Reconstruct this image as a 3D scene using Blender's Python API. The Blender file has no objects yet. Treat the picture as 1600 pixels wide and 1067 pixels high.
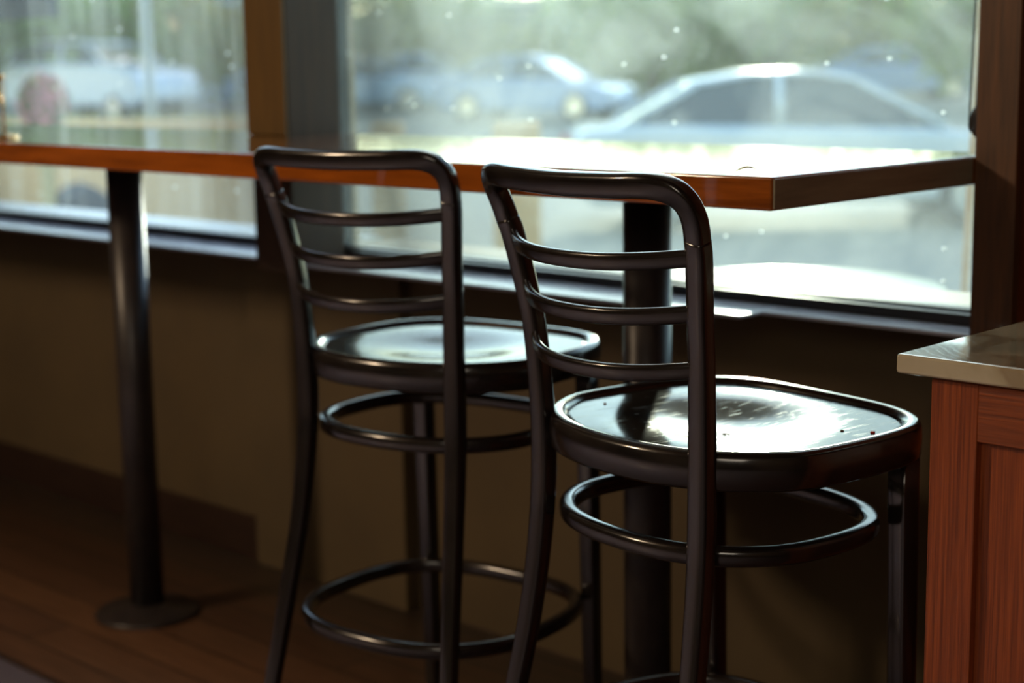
import bpy, bmesh, math, random
from mathutils import Vector, Matrix
random.seed(7)
sc = bpy.context.scene
COL = sc.collection

# ------------------------------------------------------------------ camera
cam_d = bpy.data.cameras.new('camera')
cam = bpy.data.objects.new('camera', cam_d); COL.objects.link(cam)
right = Vector((0.717162, 0.69673, -0.015663)); up = Vector((-0.106551, 0.131832, 0.985529)); fwd = Vector((-0.688712, 0.705115, -0.168783))
M = Matrix((right, up, -fwd)).transposed().to_4x4()
M.translation = Vector((1.1815, -1.6782, 1.2158))
cam.matrix_world = M
cam_d.sensor_width = 36.0
cam_d.lens = 2551.3 / 1600 * 36.0
cam_d.clip_start = 0.05; cam_d.clip_end = 400
cam_d.dof.use_dof = True
cam_d.dof.focus_distance = 1.83
cam_d.dof.aperture_fstop = 3.2
sc.camera = cam

# ------------------------------------------------------------------ world, sun, exposure
world = bpy.data.worlds.new('world'); sc.world = world; world.use_nodes = True
wn = world.node_tree; wn.nodes.clear()
sky = wn.nodes.new('ShaderNodeTexSky'); sky.sky_type = 'NISHITA'; sky.sun_disc = False
sky.sun_elevation = math.radians(42); sky.sun_rotation = math.atan2(-0.58, 0.81)
sky.air_density = 1.2; sky.dust_density = 0.6
bg = wn.nodes.new('ShaderNodeBackground'); bg.inputs['Strength'].default_value = 0.52
wo = wn.nodes.new('ShaderNodeOutputWorld')
wn.links.new(sky.outputs[0], bg.inputs['Color']); wn.links.new(bg.outputs[0], wo.inputs['Surface'])

sun_d = bpy.data.lights.new('sun', 'SUN'); sun_d.energy = 2.8; sun_d.color = (1.0, 0.93, 0.78); sun_d.angle = math.radians(0.8)
sun = bpy.data.objects.new('sun', sun_d); COL.objects.link(sun)
SUN_EL = math.radians(8.6)
sdir = Vector((-0.58 * math.cos(SUN_EL), 0.8146 * math.cos(SUN_EL), math.sin(SUN_EL)))
sun.rotation_euler = sdir.to_track_quat('Z', 'Y').to_euler()
sun.location = sdir * 30

def area(name, loc, target, size, energy, color):
    d = bpy.data.lights.new(name, 'AREA'); d.size = size; d.energy = energy; d.color = color
    o = bpy.data.objects.new(name, d); COL.objects.link(o); o.location = loc
    o.rotation_euler = (Vector(loc) - Vector(target)).to_track_quat('Z', 'Y').to_euler()
    return o
area('ceiling_light_warm', (-2.6, -2.7, 2.55), (-0.8, 0.0, 0.9), 0.3, 50, (1.0, 0.74, 0.48))
area('fill_light_far', (1.9, -3.4, 2.55), (0.5, 0.0, 0.8), 1.5, 30, (1.0, 0.86, 0.68))  # added fill light without a fixture, lifts cabinet, table end and right wall

sc.view_settings.view_transform = 'Standard'
sc.view_settings.look = 'None'
sc.view_settings.gamma = 1.0
sc.view_settings.use_curve_mapping = False
sc.view_settings.exposure = 0.0
sc.cycles.use_denoising = True
sc.cycles.max_bounces = 10
sc.cycles.transparent_max_bounces = 16
sc.cycles.sample_clamp_indirect = 6.0
sc.cycles.caustics_reflective = True

# ------------------------------------------------------------------ materials
def srgb(r, g, b):
    f = lambda c: (c / 255 / 12.92) if c / 255 <= 0.04045 else ((c / 255 + 0.055) / 1.055) ** 2.4
    return (f(r), f(g), f(b), 1)

def mat(name, col, rough=0.5, metal=0.0, coat=0.0, spec=0.5, coat_rough=0.08):
    m = bpy.data.materials.new(name); m.use_nodes = True
    b = m.node_tree.nodes['Principled BSDF']
    b.inputs['Base Color'].default_value = col if len(col) == 4 else (*col, 1)
    b.inputs['Roughness'].default_value = rough; b.inputs['Metallic'].default_value = metal
    b.inputs['Coat Weight'].default_value = coat; b.inputs['Coat Roughness'].default_value = coat_rough
    b.inputs['Specular IOR Level'].default_value = spec
    return m

def noise_col(m, c1, c2, scale=(1, 1, 1), nscale=5.0, detail=6, rough=0.6, lo=0.3, hi=0.7, bump=0.0, rvar=None, wave=False, coord='Object'):
    nt = m.node_tree; b = nt.nodes['Principled BSDF']
    tc = nt.nodes.new('ShaderNodeTexCoord'); mp = nt.nodes.new('ShaderNodeMapping')
    mp.inputs['Scale'].default_value = scale
    nt.links.new(tc.outputs[coord], mp.inputs['Vector'])
    n = nt.nodes.new('ShaderNodeTexNoise'); n.inputs['Scale'].default_value = nscale; n.inputs['Detail'].default_value = detail; n.inputs['Roughness'].default_value = rough
    nt.links.new(mp.outputs[0], n.inputs['Vector'])
    fac = n.outputs[0]
    r = nt.nodes.new('ShaderNodeValToRGB')
    r.color_ramp.elements[0].position = lo; r.color_ramp.elements[1].position = hi
    r.color_ramp.elements[0].color = c1; r.color_ramp.elements[1].color = c2
    nt.links.new(fac, r.inputs[0]); nt.links.new(r.outputs[0], b.inputs['Base Color'])
    if bump:
        bp = nt.nodes.new('ShaderNodeBump'); bp.inputs['Strength'].default_value = bump; bp.inputs['Distance'].default_value = 0.002
        nt.links.new(fac, bp.inputs['Height']); nt.links.new(bp.outputs[0], b.inputs['Normal'])
    if rvar:
        mr = nt.nodes.new('ShaderNodeMapRange'); mr.inputs['To Min'].default_value = rvar[0]; mr.inputs['To Max'].default_value = rvar[1]
        mr.inputs['From Min'].default_value = 0.3; mr.inputs['From Max'].default_value = 0.7
        nt.links.new(fac, mr.inputs['Value']); nt.links.new(mr.outputs[0], b.inputs['Roughness'])
    return m

def wood(name, c1, c2, scale, rough=0.3, coat=0.3, bump=0.15, nscale=4.0, lo=0.3, hi=0.7):
    return noise_col(mat(name, c1, rough, coat=coat, coat_rough=0.05), c1, c2, scale, nscale, 8, 0.65, lo, hi, bump)

LACQ = mat('black_lacquered_wood', (0.010, 0.008, 0.008), 0.28, coat=0.6, coat_rough=0.12)
noise_col(LACQ, (0.007, 0.006, 0.006, 1), (0.016, 0.011, 0.009, 1), (1, 1, 1), 14, 5, 0.6, 0.3, 0.7, 0.02, (0.15, 0.26))

# seat panel: worn glossy lacquer with fine scratches
SEATM = mat('worn_seat_lacquer', (0.016, 0.013, 0.010), 0.3, coat=0.0, spec=0.45); SEATM.node_tree.nodes['Principled BSDF'].inputs['IOR'].default_value = 1.3
def seat_scratches(m, base=(0.11, 0.14)):
    nt = m.node_tree; b = nt.nodes['Principled BSDF']
    tc = nt.nodes.new('ShaderNodeTexCoord')
    prev = None
    for k, (ang, sc_) in enumerate([(0.5, 90), (-0.7, 70), (1.3, 110), (2.2, 80)]):
        mp = nt.nodes.new('ShaderNodeMapping'); mp.inputs['Rotation'].default_value = (0, 0, ang); mp.inputs['Scale'].default_value = (1, 0.05, 1)
        nt.links.new(tc.outputs['Object'], mp.inputs['Vector'])
        n = nt.nodes.new('ShaderNodeTexNoise'); n.inputs['Scale'].default_value = sc_ * 3; n.inputs['Detail'].default_value = 2; n.inputs['Distortion'].default_value = 0.2
        nt.links.new(mp.outputs[0], n.inputs['Vector'])
        r = nt.nodes.new('ShaderNodeMapRange'); r.inputs['From Min'].default_value = 0.66; r.inputs['From Max'].default_value = 0.76
        nt.links.new(n.outputs[0], r.inputs['Value'])
        if prev is None: prev = r.outputs[0]
        else:
            mx = nt.nodes.new('ShaderNodeMath'); mx.operation = 'MAXIMUM'
            nt.links.new(prev, mx.inputs[0]); nt.links.new(r.outputs[0], mx.inputs[1]); prev = mx.outputs[0]
    mr = nt.nodes.new('ShaderNodeMapRange'); mr.inputs['To Min'].default_value = base[0]; mr.inputs['To Max'].default_value = base[1] + 0.2
    nt.links.new(prev, mr.inputs['Value']); nt.links.new(mr.outputs[0], b.inputs['Roughness'])
    bp = nt.nodes.new('ShaderNodeBump'); bp.inputs['Strength'].default_value = 0.12; bp.inputs['Distance'].default_value = 0.0004
    nt.links.new(prev, bp.inputs['Height']); nt.links.new(bp.outputs[0], b.inputs['Normal'])
seat_scratches(SEATM)

TABLEM = wood('varnished_orange_fir', srgb(104, 50, 13), srgb(184, 98, 30), (1.2, 16, 16), 0.085, 1.0, 0.008, 3.0, 0.25, 0.75)
STEEL = noise_col(mat('dark_painted_steel', (0.03, 0.025, 0.025), 0.38), (0.022, 0.018, 0.02, 1), (0.035, 0.028, 0.026, 1), (1, 1, 1), 30, 3)
COLM = wood('dark_stained_post_wood', srgb(50, 34, 22), srgb(72, 50, 32), (14, 14, 1.2), 0.6, 0.0, 0.2)
COLY = wood('ochre_stained_casing_wood', srgb(80, 58, 22), srgb(100, 74, 28), (14, 14, 1.2), 0.5, 0.1, 0.1)
PILM = wood('brown_stained_pillar_wood', srgb(58, 36, 22), srgb(104, 66, 36), (30, 30, 1.6), 0.5, 0.1, 0.35, 4)
FRAMEM = noise_col(mat('dark_brown_frame_paint', (0.02, 0.015, 0.012), 0.35), (0.020, 0.015, 0.012, 1), (0.03, 0.022, 0.018, 1), (1, 1, 1), 12, 3)
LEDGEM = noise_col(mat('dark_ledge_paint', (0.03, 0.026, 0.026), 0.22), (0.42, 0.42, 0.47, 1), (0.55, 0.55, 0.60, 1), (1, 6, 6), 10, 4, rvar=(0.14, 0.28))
WALLM = noise_col(mat('olive_brown_wall_paint', (0.07, 0.05, 0.03), 0.75), srgb(82, 68, 46), srgb(94, 78, 52), (1, 1, 1), 3, 4, bump=0.05)
ROOMM = noise_col(mat('warm_room_wall_paint', (0.2, 0.16, 0.11), 0.8), srgb(120, 100, 78), srgb(132, 112, 88), (1, 1, 1), 3, 4)
BASEM = noise_col(mat('dark_baseboard_wood', (0.02, 0.012, 0.01), 0.4), srgb(46, 32, 28), srgb(58, 42, 34), (1, 12, 12), 5, 4)
CABM = wood('red_brown_oak', srgb(108, 46, 17), srgb(164, 80, 33), (95, 95, 1.6), 0.42, 0.1, 0.4, 4.5, 0.35, 0.65)
CABP = wood('red_brown_oak_crossgrain', srgb(102, 44, 17), srgb(156, 76, 32), (1.6, 95, 95), 0.42, 0.1, 0.4, 4.5, 0.35, 0.65)

# plank floor
def planks():
    m = mat('dark_plank_floor', (0.05, 0.03, 0.02), 0.45, coat=0.1)
    nt = m.node_tree; b = nt.nodes['Principled BSDF']
    tc = nt.nodes.new('ShaderNodeTexCoord'); mp = nt.nodes.new('ShaderNodeMapping')
    nt.links.new(tc.outputs['Object'], mp.inputs['Vector'])
    br = nt.nodes.new('ShaderNodeTexBrick'); br.inputs['Scale'].default_value = 1.0
    br.inputs['Brick Width'].default_value = 1.3; br.inputs['Row Height'].default_value = 0.11; br.inputs['Mortar Size'].default_value = 0.0025
    br.inputs['Color1'].default_value = srgb(96, 66, 48); br.inputs['Color2'].default_value = srgb(114, 80, 56); br.inputs['Mortar'].default_value = srgb(26, 17, 14)
    nt.links.new(mp.outputs[0], br.inputs['Vector'])
    n = nt.nodes.new('ShaderNodeTexNoise'); n.inputs['Scale'].default_value = 6
    mp2 = nt.nodes.new('ShaderNodeMapping'); mp2.inputs['Scale'].default_value = (1, 12, 1); nt.links.new(tc.outputs['Object'], mp2.inputs['Vector']); nt.links.new(mp2.outputs[0], n.inputs['Vector'])
    mx = nt.nodes.new('ShaderNodeMixRGB'); mx.blend_type = 'MULTIPLY'; mx.inputs[0].default_value = 0.6
    nt.links.new(br.outputs['Color'], mx.inputs[1]); nt.links.new(n.outputs[0], mx.inputs[2]); nt.links.new(mx.outputs[0], b.inputs['Base Color'])
    return m
FLOORM = planks()
TILEM = noise_col(mat('pale_lilac_floor_tile', (0.4, 0.36, 0.4), 0.35), srgb(222, 208, 226), srgb(238, 226, 240), (1, 1, 1), 5, 4)

# pale stone with brown veins
STONE = mat('veined_beige_stone', (0.5, 0.45, 0.36), 0.1, coat=1.0, coat_rough=0.04, spec=0.9)
def stone(m):
    nt = m.node_tree; b = nt.nodes['Principled BSDF']
    tc = nt.nodes.new('ShaderNodeTexCoord')
    n = nt.nodes.new('ShaderNodeTexNoise'); n.inputs['Scale'].default_value = 9; n.inputs['Detail'].default_value = 9; n.inputs['Distortion'].default_value = 1.4
    nt.links.new(tc.outputs['Object'], n.inputs['Vector'])
    r = nt.nodes.new('ShaderNodeValToRGB'); e = r.color_ramp.elements
    e[0].position = 0.32; e[0].color = srgb(168, 154, 128); e[1].position = 0.62; e[1].color = srgb(196, 184, 158)
    x = e.new(0.46); x.color = srgb(160, 142, 114); x = e.new(0.5); x.color = srgb(182, 168, 140)
    nt.links.new(n.outputs[0], r.inputs[0]); nt.links.new(r.outputs[0], b.inputs['Base Color'])
    # circular polishing swirls
    w = nt.nodes.new('ShaderNodeTexWave'); w.wave_type = 'RINGS'; w.rings_direction = 'Z'; w.inputs['Scale'].default_value = 28; w.inputs['Distortion'].default_value = 6.0; w.inputs['Detail'].default_value = 3
    mp = nt.nodes.new('ShaderNodeMapping'); mp.inputs['Location'].default_value = (-0.66, -0.32, 0); nt.links.new(tc.outputs['Object'], mp.inputs['Vector']); nt.links.new(mp.outputs[0], w.inputs['Vector'])
    mr = nt.nodes.new('ShaderNodeMapRange'); mr.inputs['From Min'].default_value = 0.75; mr.inputs['To Min'].default_value = 0.08; mr.inputs['To Max'].default_value = 0.16
    nt.links.new(w.outputs[0], mr.inputs['Value']); nt.links.new(mr.outputs[0], b.inputs['Roughness'])
    bp = nt.nodes.new('ShaderNodeBump'); bp.inputs['Strength'].default_value = 0.012; bp.inputs['Distance'].default_value = 0.0003
    nt.links.new(w.outputs[0], bp.inputs['Height']); nt.links.new(bp.outputs[0], b.inputs['Normal'])
stone(STONE)

# dusty window glass: clear pane with a thin film of dust that catches the sun
def glass(name, streak_scale, tint, d0, d1, specks=True):
    m = bpy.data.materials.new(name); m.use_nodes = True; nt = m.node_tree; nt.nodes.clear()
    out = nt.nodes.new('ShaderNodeOutputMaterial')
    tr = nt.nodes.new('ShaderNodeBsdfTransparent'); tr.inputs[0].default_value = (*tint, 1)
    tl = nt.nodes.new('ShaderNodeBsdfTranslucent'); tl.inputs[0].default_value = (0.88, 0.95, 0.84, 1)
    gl = nt.nodes.new('ShaderNodeBsdfGlossy'); gl.inputs['Roughness'].default_value = 0.03
    lwf = nt.nodes.new('ShaderNodeLayerWeight'); lwf.inputs['Blend'].default_value = 0.5
    pw = nt.nodes.new('ShaderNodeMath'); pw.operation = 'POWER'; pw.inputs[1].default_value = 5.0; nt.links.new(lwf.outputs['Facing'], pw.inputs[0])
    lw = nt.nodes.new('ShaderNodeMath'); lw.operation = 'MULTIPLY_ADD'; lw.inputs[1].default_value = 0.7; lw.inputs[2].default_value = 0.03; nt.links.new(pw.outputs[0], lw.inputs[0])
    tc = nt.nodes.new('ShaderNodeTexCoord'); mp = nt.nodes.new('ShaderNodeMapping'); mp.inputs['Scale'].default_value = streak_scale
    nt.links.new(tc.outputs['Object'], mp.inputs['Vector'])
    n = nt.nodes.new('ShaderNodeTexNoise'); n.inputs['Scale'].default_value = 1.0; n.inputs['Detail'].default_value = 7; n.inputs['Roughness'].default_value = 0.6; n.inputs['Distortion'].default_value = 0.7
    nt.links.new(mp.outputs[0], n.inputs['Vector'])
    mr = nt.nodes.new('ShaderNodeMapRange'); mr.inputs['From Min'].default_value = 0.35; mr.inputs['From Max'].default_value = 0.72; mr.inputs['To Min'].default_value = d0; mr.inputs['To Max'].default_value = d1
    nt.links.new(n.outputs[0], mr.inputs['Value'])
    fac = mr.outputs[0]
    if specks:
        v = nt.nodes.new('ShaderNodeTexVoronoi'); v.voronoi_dimensions = '2D'; v.inputs['Scale'].default_value = 9
        sx = nt.nodes.new('ShaderNodeSeparateXYZ'); cx = nt.nodes.new('ShaderNodeCombineXYZ'); nt.links.new(tc.outputs['Object'], sx.inputs[0])
        nt.links.new(sx.outputs['X'], cx.inputs['X']); nt.links.new(sx.outputs['Z'], cx.inputs['Y']); nt.links.new(cx.outputs[0], v.inputs['Vector'])
        lt = nt.nodes.new('ShaderNodeMath'); lt.operation = 'LESS_THAN'; lt.inputs[1].default_value = 0.028
        nt.links.new(v.outputs['Distance'], lt.inputs[0])
        sep = nt.nodes.new('ShaderNodeSeparateColor'); nt.links.new(v.outputs['Color'], sep.inputs[0])
        gt = nt.nodes.new('ShaderNodeMath'); gt.operation = 'GREATER_THAN'; gt.inputs[1].default_value = 0.62; nt.links.new(sep.outputs[0], gt.inputs[0])
        mu = nt.nodes.new('ShaderNodeMath'); mu.operation = 'MULTIPLY'; nt.links.new(lt.outputs[0], mu.inputs[0]); nt.links.new(gt.outputs[0], mu.inputs[1])
        ad = nt.nodes.new('ShaderNodeMath'); ad.operation = 'MAXIMUM'; nt.links.new(mu.outputs[0], ad.inputs[0]); nt.links.new(fac, ad.inputs[1]); fac = ad.outputs[0]
    mix = nt.nodes.new('ShaderNodeMixShader'); nt.links.new(fac, mix.inputs[0]); nt.links.new(tr.outputs[0], mix.inputs[1]); nt.links.new(tl.outputs[0], mix.inputs[2])
    mix2 = nt.nodes.new('ShaderNodeMixShader'); nt.links.new(lw.outputs[0], mix2.inputs[0]); nt.links.new(mix.outputs[0], mix2.inputs[1]); nt.links.new(gl.outputs[0], mix2.inputs[2])
    nt.links.new(mix2.outputs[0], out.inputs['Surface'])
    return m
GLASS_R = glass('dusty_smeared_glass', (2.6, 1, 3.4), (0.90, 0.97, 0.92), 0.06, 0.30)
GLASS_L = glass('streaky_glass', (14, 1, 1.0), (0.92, 0.98, 0.98), 0.02, 0.17)

BRASS = mat('brass', srgb(190, 150, 80), 0.25, metal=1)
CHROME = mat('chrome', (0.8, 0.8, 0.8), 0.15, metal=1)
BLACKP = mat('black_plastic', (0.015, 0.015, 0.016), 0.3)
BEADM = mat('dark_bead_chain', (0.03, 0.025, 0.018), 0.4)
LEAF = noise_col(mat('dry_yellow_leaf', (0.3, 0.2, 0.03), 0.6), srgb(120, 92, 20), srgb(170, 136, 40), (1, 1, 1), 200)
CRUMB = mat('brown_crumb', srgb(110, 60, 30), 0.7)
CRUMBR = mat('red_crumb', srgb(190, 40, 30), 0.6)
ASPH = noise_col(mat('asphalt', (0.1, 0.1, 0.11), 0.75), srgb(104, 108, 102), srgb(134, 134, 120), (1, 1, 1), 0.6, 8, bump=0.1)
CURBM = noise_col(mat('concrete', (0.4, 0.38, 0.34), 0.8), srgb(160, 152, 136), srgb(188, 180, 164), (1, 1, 1), 4)
GRASSM = noise_col(mat('dry_grass', (0.3, 0.28, 0.1), 0.9), srgb(160, 156, 90), srgb(226, 212, 146), (1, 1, 1), 5, 8, bump=0.6)
TANW = wood('tan_timber', srgb(232, 178, 118), srgb(246, 206, 150), (2, 20, 20), 0.6, 0, 0.2)
TANP = noise_col(mat('tan_exterior_trim_paint', (0.6, 0.48, 0.34), 0.55), srgb(196, 172, 136), srgb(214, 190, 152), (1, 1, 1), 8)
WHITEP = noise_col(mat('white_exterior_trim_paint', (0.7, 0.72, 0.72), 0.45), srgb(205, 210, 205), srgb(222, 226, 222), (1, 1, 1), 8)
PATIOM = noise_col(mat('cream_patio_table_top', (0.7, 0.65, 0.5), 0.22, spec=0.12), srgb(214, 204, 170), srgb(228, 220, 190), (1, 1, 1), 8)
BARK = noise_col(mat('bark', (0.1, 0.08, 0.05), 0.9), srgb(74, 62, 46), srgb(104, 88, 64), (8, 8, 1), 6, bump=0.5)
LEAFG = noise_col(mat('green_leaves', (0.1, 0.16, 0.05), 0.7), srgb(70, 98, 50), srgb(150, 168, 84), (1, 1, 1), 1.2)
LEAFY = noise_col(mat('yellow_green_leaves', (0.25, 0.25, 0.08), 0.7), srgb(128, 136, 60), srgb(196, 188, 100), (1, 1, 1), 1.2)
for lm_ in (LEAFG, LEAFY):      # thin leaves let light through
    nt_ = lm_.node_tree; pb = nt_.nodes['Principled BSDF']; tr_ = nt_.nodes.new('ShaderNodeBsdfTranslucent'); mx_ = nt_.nodes.new('ShaderNodeMixShader'); mx_.inputs[0].default_value = 0.5
    nt_.links.new(pb.inputs['Base Color'].links[0].from_socket, tr_.inputs[0]); nt_.links.new(pb.outputs[0], mx_.inputs[1]); nt_.links.new(tr_.outputs[0], mx_.inputs[2])
    nt_.links.new(mx_.outputs[0], nt_.nodes['Material Output'].inputs['Surface'])
HOUSEW = noise_col(mat('pale_blue_siding', (0.6, 0.66, 0.72), 0.7), srgb(206, 222, 240), srgb(222, 234, 246), (1, 1, 8), 3)
HOUSEB = noise_col(mat('beige_stucco', (0.5, 0.46, 0.36), 0.8), srgb(206, 198, 166), srgb(224, 216, 186), (1, 1, 1), 2)
SLATM = mat('dark_green_shutter', srgb(58, 70, 62), 0.6)
ROOFM = noise_col(mat('grey_roof_shingle', (0.2, 0.2, 0.2), 0.8), srgb(96, 98, 96), srgb(124, 122, 116), (1, 1, 1), 5)
WINM = mat('dark_house_window', srgb(60, 74, 84), 0.12)
TYRE = mat('tyre_rubber', (0.02, 0.02, 0.022), 0.7)
CARGL = mat('tinted_car_glass', (0.03, 0.05, 0.06), 0.06, coat=1)
BLUES = mat('dark_blue_awning_cloth', srgb(24, 40, 66), 0.7)
ROCK = noise_col(mat('dark_slate_rock', (0.05, 0.06, 0.08), 0.8), srgb(16, 22, 40), srgb(34, 42, 62), (1, 1, 1), 5, bump=0.5)
PINK = mat('pink_petals', srgb(232, 150, 160), 0.6)
POTM = mat('sand_glazed_clay', srgb(196, 176, 126), 0.7)
def paint(name, c): return mat(name, c, 0.3, metal=0.15, coat=0.8, coat_rough=0.05)

# ------------------------------------------------------------------ mesh helpers
def link(name, bm, m, parent=None, smooth=True, bevel=0.0, segs=2):
    me = bpy.data.meshes.new(name); bmesh.ops.recalc_face_normals(bm, faces=bm.faces); bm.to_mesh(me); bm.free()
    if isinstance(m, (list, tuple)):
        for x in m: me.materials.append(x)
    else: me.materials.append(m)
    o = bpy.data.objects.new(name, me); COL.objects.link(o)
    if parent: o.parent = parent
    if smooth:
        for p in me.polygons: p.use_smooth = len(p.vertices) <= 4
    if bevel:
        b = o.modifiers.new('bevel', 'BEVEL'); b.width = bevel; b.segments = segs; b.limit_method = 'ANGLE'; b.angle_limit = math.radians(40); b.harden_normals = True
    elif smooth and False: pass
    return o

def add_box(bm, x0, x1, y0, y1, z0, z1):
    v = [bm.verts.new((x, y, z)) for x in (x0, x1) for y in (y0, y1) for z in (z0, z1)]
    for f in ((0, 1, 3, 2), (4, 6, 7, 5), (0, 4, 5, 1), (2, 3, 7, 6), (0, 2, 6, 4), (1, 5, 7, 3)):
        bm.faces.new([v[i] for i in f])

def box(name, b, m, parent=None, bevel=0.002):
    bm = bmesh.new(); add_box(bm, *b); return link(name, bm, m, parent, True, bevel)

def cyl_bm(bm, c, r, z0, z1, n=48, r2=None, axis='Z'):
    r2 = r if r2 is None else r2
    def P(a, rr, z):
        if axis == 'Z': return (c[0] + rr * math.cos(a), c[1] + rr * math.sin(a), z)
        if axis == 'Y': return (c[0] + rr * math.cos(a), z, c[2] + rr * math.sin(a))
        return (z, c[1] + rr * math.cos(a), c[2] + rr * math.sin(a))
    A = [bm.verts.new(P(2 * math.pi * i / n, r, z0)) for i in range(n)]
    B = [bm.verts.new(P(2 * math.pi * i / n, r2, z1)) for i in range(n)]
    for i in range(n): bm.faces.new((A[i], A[(i + 1) % n], B[(i + 1) % n], B[i]))
    bm.faces.new(A[::-1]); bm.faces.new(B)

def lathe(bm, c, prof, n=48):
    rings = []
    for r, z in prof:
        if r < 1e-6: rings.append([bm.verts.new((c[0], c[1], z))])
        else: rings.append([bm.verts.new((c[0] + r * math.cos(2 * math.pi * i / n), c[1] + r * math.sin(2 * math.pi * i / n), z)) for i in range(n)])
    for a, b in zip(rings, rings[1:]):
        for i in range(n):
            j = (i + 1) % n
            if len(a) == 1 and len(b) == 1: continue
            if len(a) == 1: bm.faces.new((a[0], b[j], b[i]))
            elif len(b) == 1: bm.faces.new((a[i], a[j], b[0]))
            else: bm.faces.new((a[i], a[j], b[j], b[i]))

def catmull(P, n=10):
    P = [Vector(p) for p in P]; Q = [P[0] * 2 - P[1]] + P + [P[-1] * 2 - P[-2]]; out = []
    for i in range(1, len(Q) - 2):
        a, b, c, d = Q[i - 1:i + 3]
        for k in range(n):
            t = k / n
            out.append(0.5 * ((2 * b) + (-a + c) * t + (2 * a - 5 * b + 4 * c - d) * t * t + (-a + 3 * b - 3 * c + d) * t ** 3))
    out.append(P[-1]); return out

def sweep(bm, path, size, ref, closed=False, n=20, power=4.0, sizes=None):
    """rounded bar along a path; size = (width along side, thickness along ref)"""
    N = len(path); rings = []
    for i, p in enumerate(path):
        if closed: t = path[(i + 1) % N] - path[i - 1]
        else: t = path[min(i + 1, N - 1)] - path[max(i - 1, 0)]
        t.normalize(); rf = ref(p) if callable(ref) else Vector(ref)
        s = t.cross(rf).normalized(); r = s.cross(t).normalized()
        w, h = sizes[i] if sizes else size
        ring = []
        for k in range(n):
            a = 2 * math.pi * (k + 0.5) / n; ca, sa = math.cos(a), math.sin(a)
            x = abs(ca) ** (2 / power) * (1 if ca > 0 else -1); y = abs(sa) ** (2 / power) * (1 if sa > 0 else -1)
            ring.append(bm.verts.new(p + s * (x * w / 2) + r * (y * h / 2)))
        rings.append(ring)
    R = range(N if closed else N - 1)
    for i in R:
        A, B = rings[i], rings[(i + 1) % N]
        for k in range(n): bm.faces.new((A[k], A[(k + 1) % n], B[(k + 1) % n], B[k]))
    if not closed: bm.faces.new(rings[0][::-1]); bm.faces.new(rings[-1])

def thing(name, label, cat, loc=(0, 0, 0), rz=0.0, group=None):
    o = bpy.data.objects.new(name, None); COL.objects.link(o); o.location = loc; o.rotation_euler = (0, 0, rz)
    o.empty_display_size = 0.1
    return tag(o, label, cat, group)
def tag(o, label, cat, group=None):
    o['label'] = label; o['category'] = cat
    if group: o['group'] = group
    return o
def struct(o, label=None):
    o['kind'] = 'structure'
    if label: o['label'] = label
    return o

# ------------------------------------------------------------------ room shell
G0, G1 = 0.64, 0.72      # window wall: inner face, outer face
XL, XR, YB, ZC = -5.5, 3.2, -4.6, 2.8
struct(box('floor', (XL, XR, -0.087, G1, -0.06, 0.0), FLOORM, bevel=0), 'dark brown plank floor under the window bar')
struct(box('floor_tile', (XL, XR, YB, -0.099, -0.06, 0.001), TILEM, bevel=0), 'pale lilac floor tile in front of the plank strip')
struct(box('trim_1', (XL, XR, -0.099, -0.087, -0.06, 0.003), BASEM, bevel=0), 'dark floor strip between planks and tile')
struct(box('ceiling', (XL, XR, YB, G1, ZC, ZC + 0.1), ROOMM, bevel=0))
struct(box('wall_back', (XL, XR, YB - 0.1, YB, 0, ZC), ROOMM, bevel=0))
struct(box('wall_left', (XL - 0.1, XL, YB, G1, 0, ZC), ROOMM, bevel=0))
struct(box('wall_right', (XR, XR + 0.1, YB, G1, 0, ZC), ROOMM, bevel=0))
bm = bmesh.new()
add_box(bm, XL, 0.02, 0.70, 0.80, -0.35, 0.785)       # below the windows
add_box(bm, XL, -3.9, 0.66, 0.86, 0.79, ZC)          # far left
add_box(bm, -3.9, 0.02, 0.66, 0.86, 2.35, ZC)        # lintel
add_box(bm, 0.02, XR, 0.66, 0.86, -0.35, ZC)         # right of pillar
struct(link('wall_window', bm, WALLM, smooth=False), 'olive brown wall below the windows')
bm = bmesh.new(); add_box(bm, XL, -2.0, 0.685, 0.70, 0, 0.105); 
struct(link('baseboard_window', bm, BASEM, smooth=False), 'dark baseboard along the window wall')
struct(box('trim_2', (-2.0, -1.45, 0.665, 0.70, 0.0, 0.782), WALLM), 'flat pilaster on the lower wall')
# column between the two windows
bm = bmesh.new(); add_box(bm, -1.68, -1.548, 0.46, 0.60, 0.78, ZC)
cl = struct(link('trim_3', bm, COLM, None, True, 0.003), 'dark wooden column between the two windows')
struct(box('trim_4', (-1.681, -1.549, 0.452, 0.460, 1.0705, ZC), COLY), 'ochre brown front casing of the column')
struct(box('trim_5', (-1.68, -1.635, 0.60, 0.70, 0.801, ZC), COLM), 'outer post between the windows')
# pillar at the right
struct(box('trim_6', (0.0, 0.066, 0.50, 0.86, 0.0, ZC), PILM), 'brown wooden pillar at the right window edge')
struct(box('wall_right_panel', (0.066, XR, 0.52, 0.66, 0.0, ZC), CABM, bevel=0), 'red brown wood panelled wall right of pillar')

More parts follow.
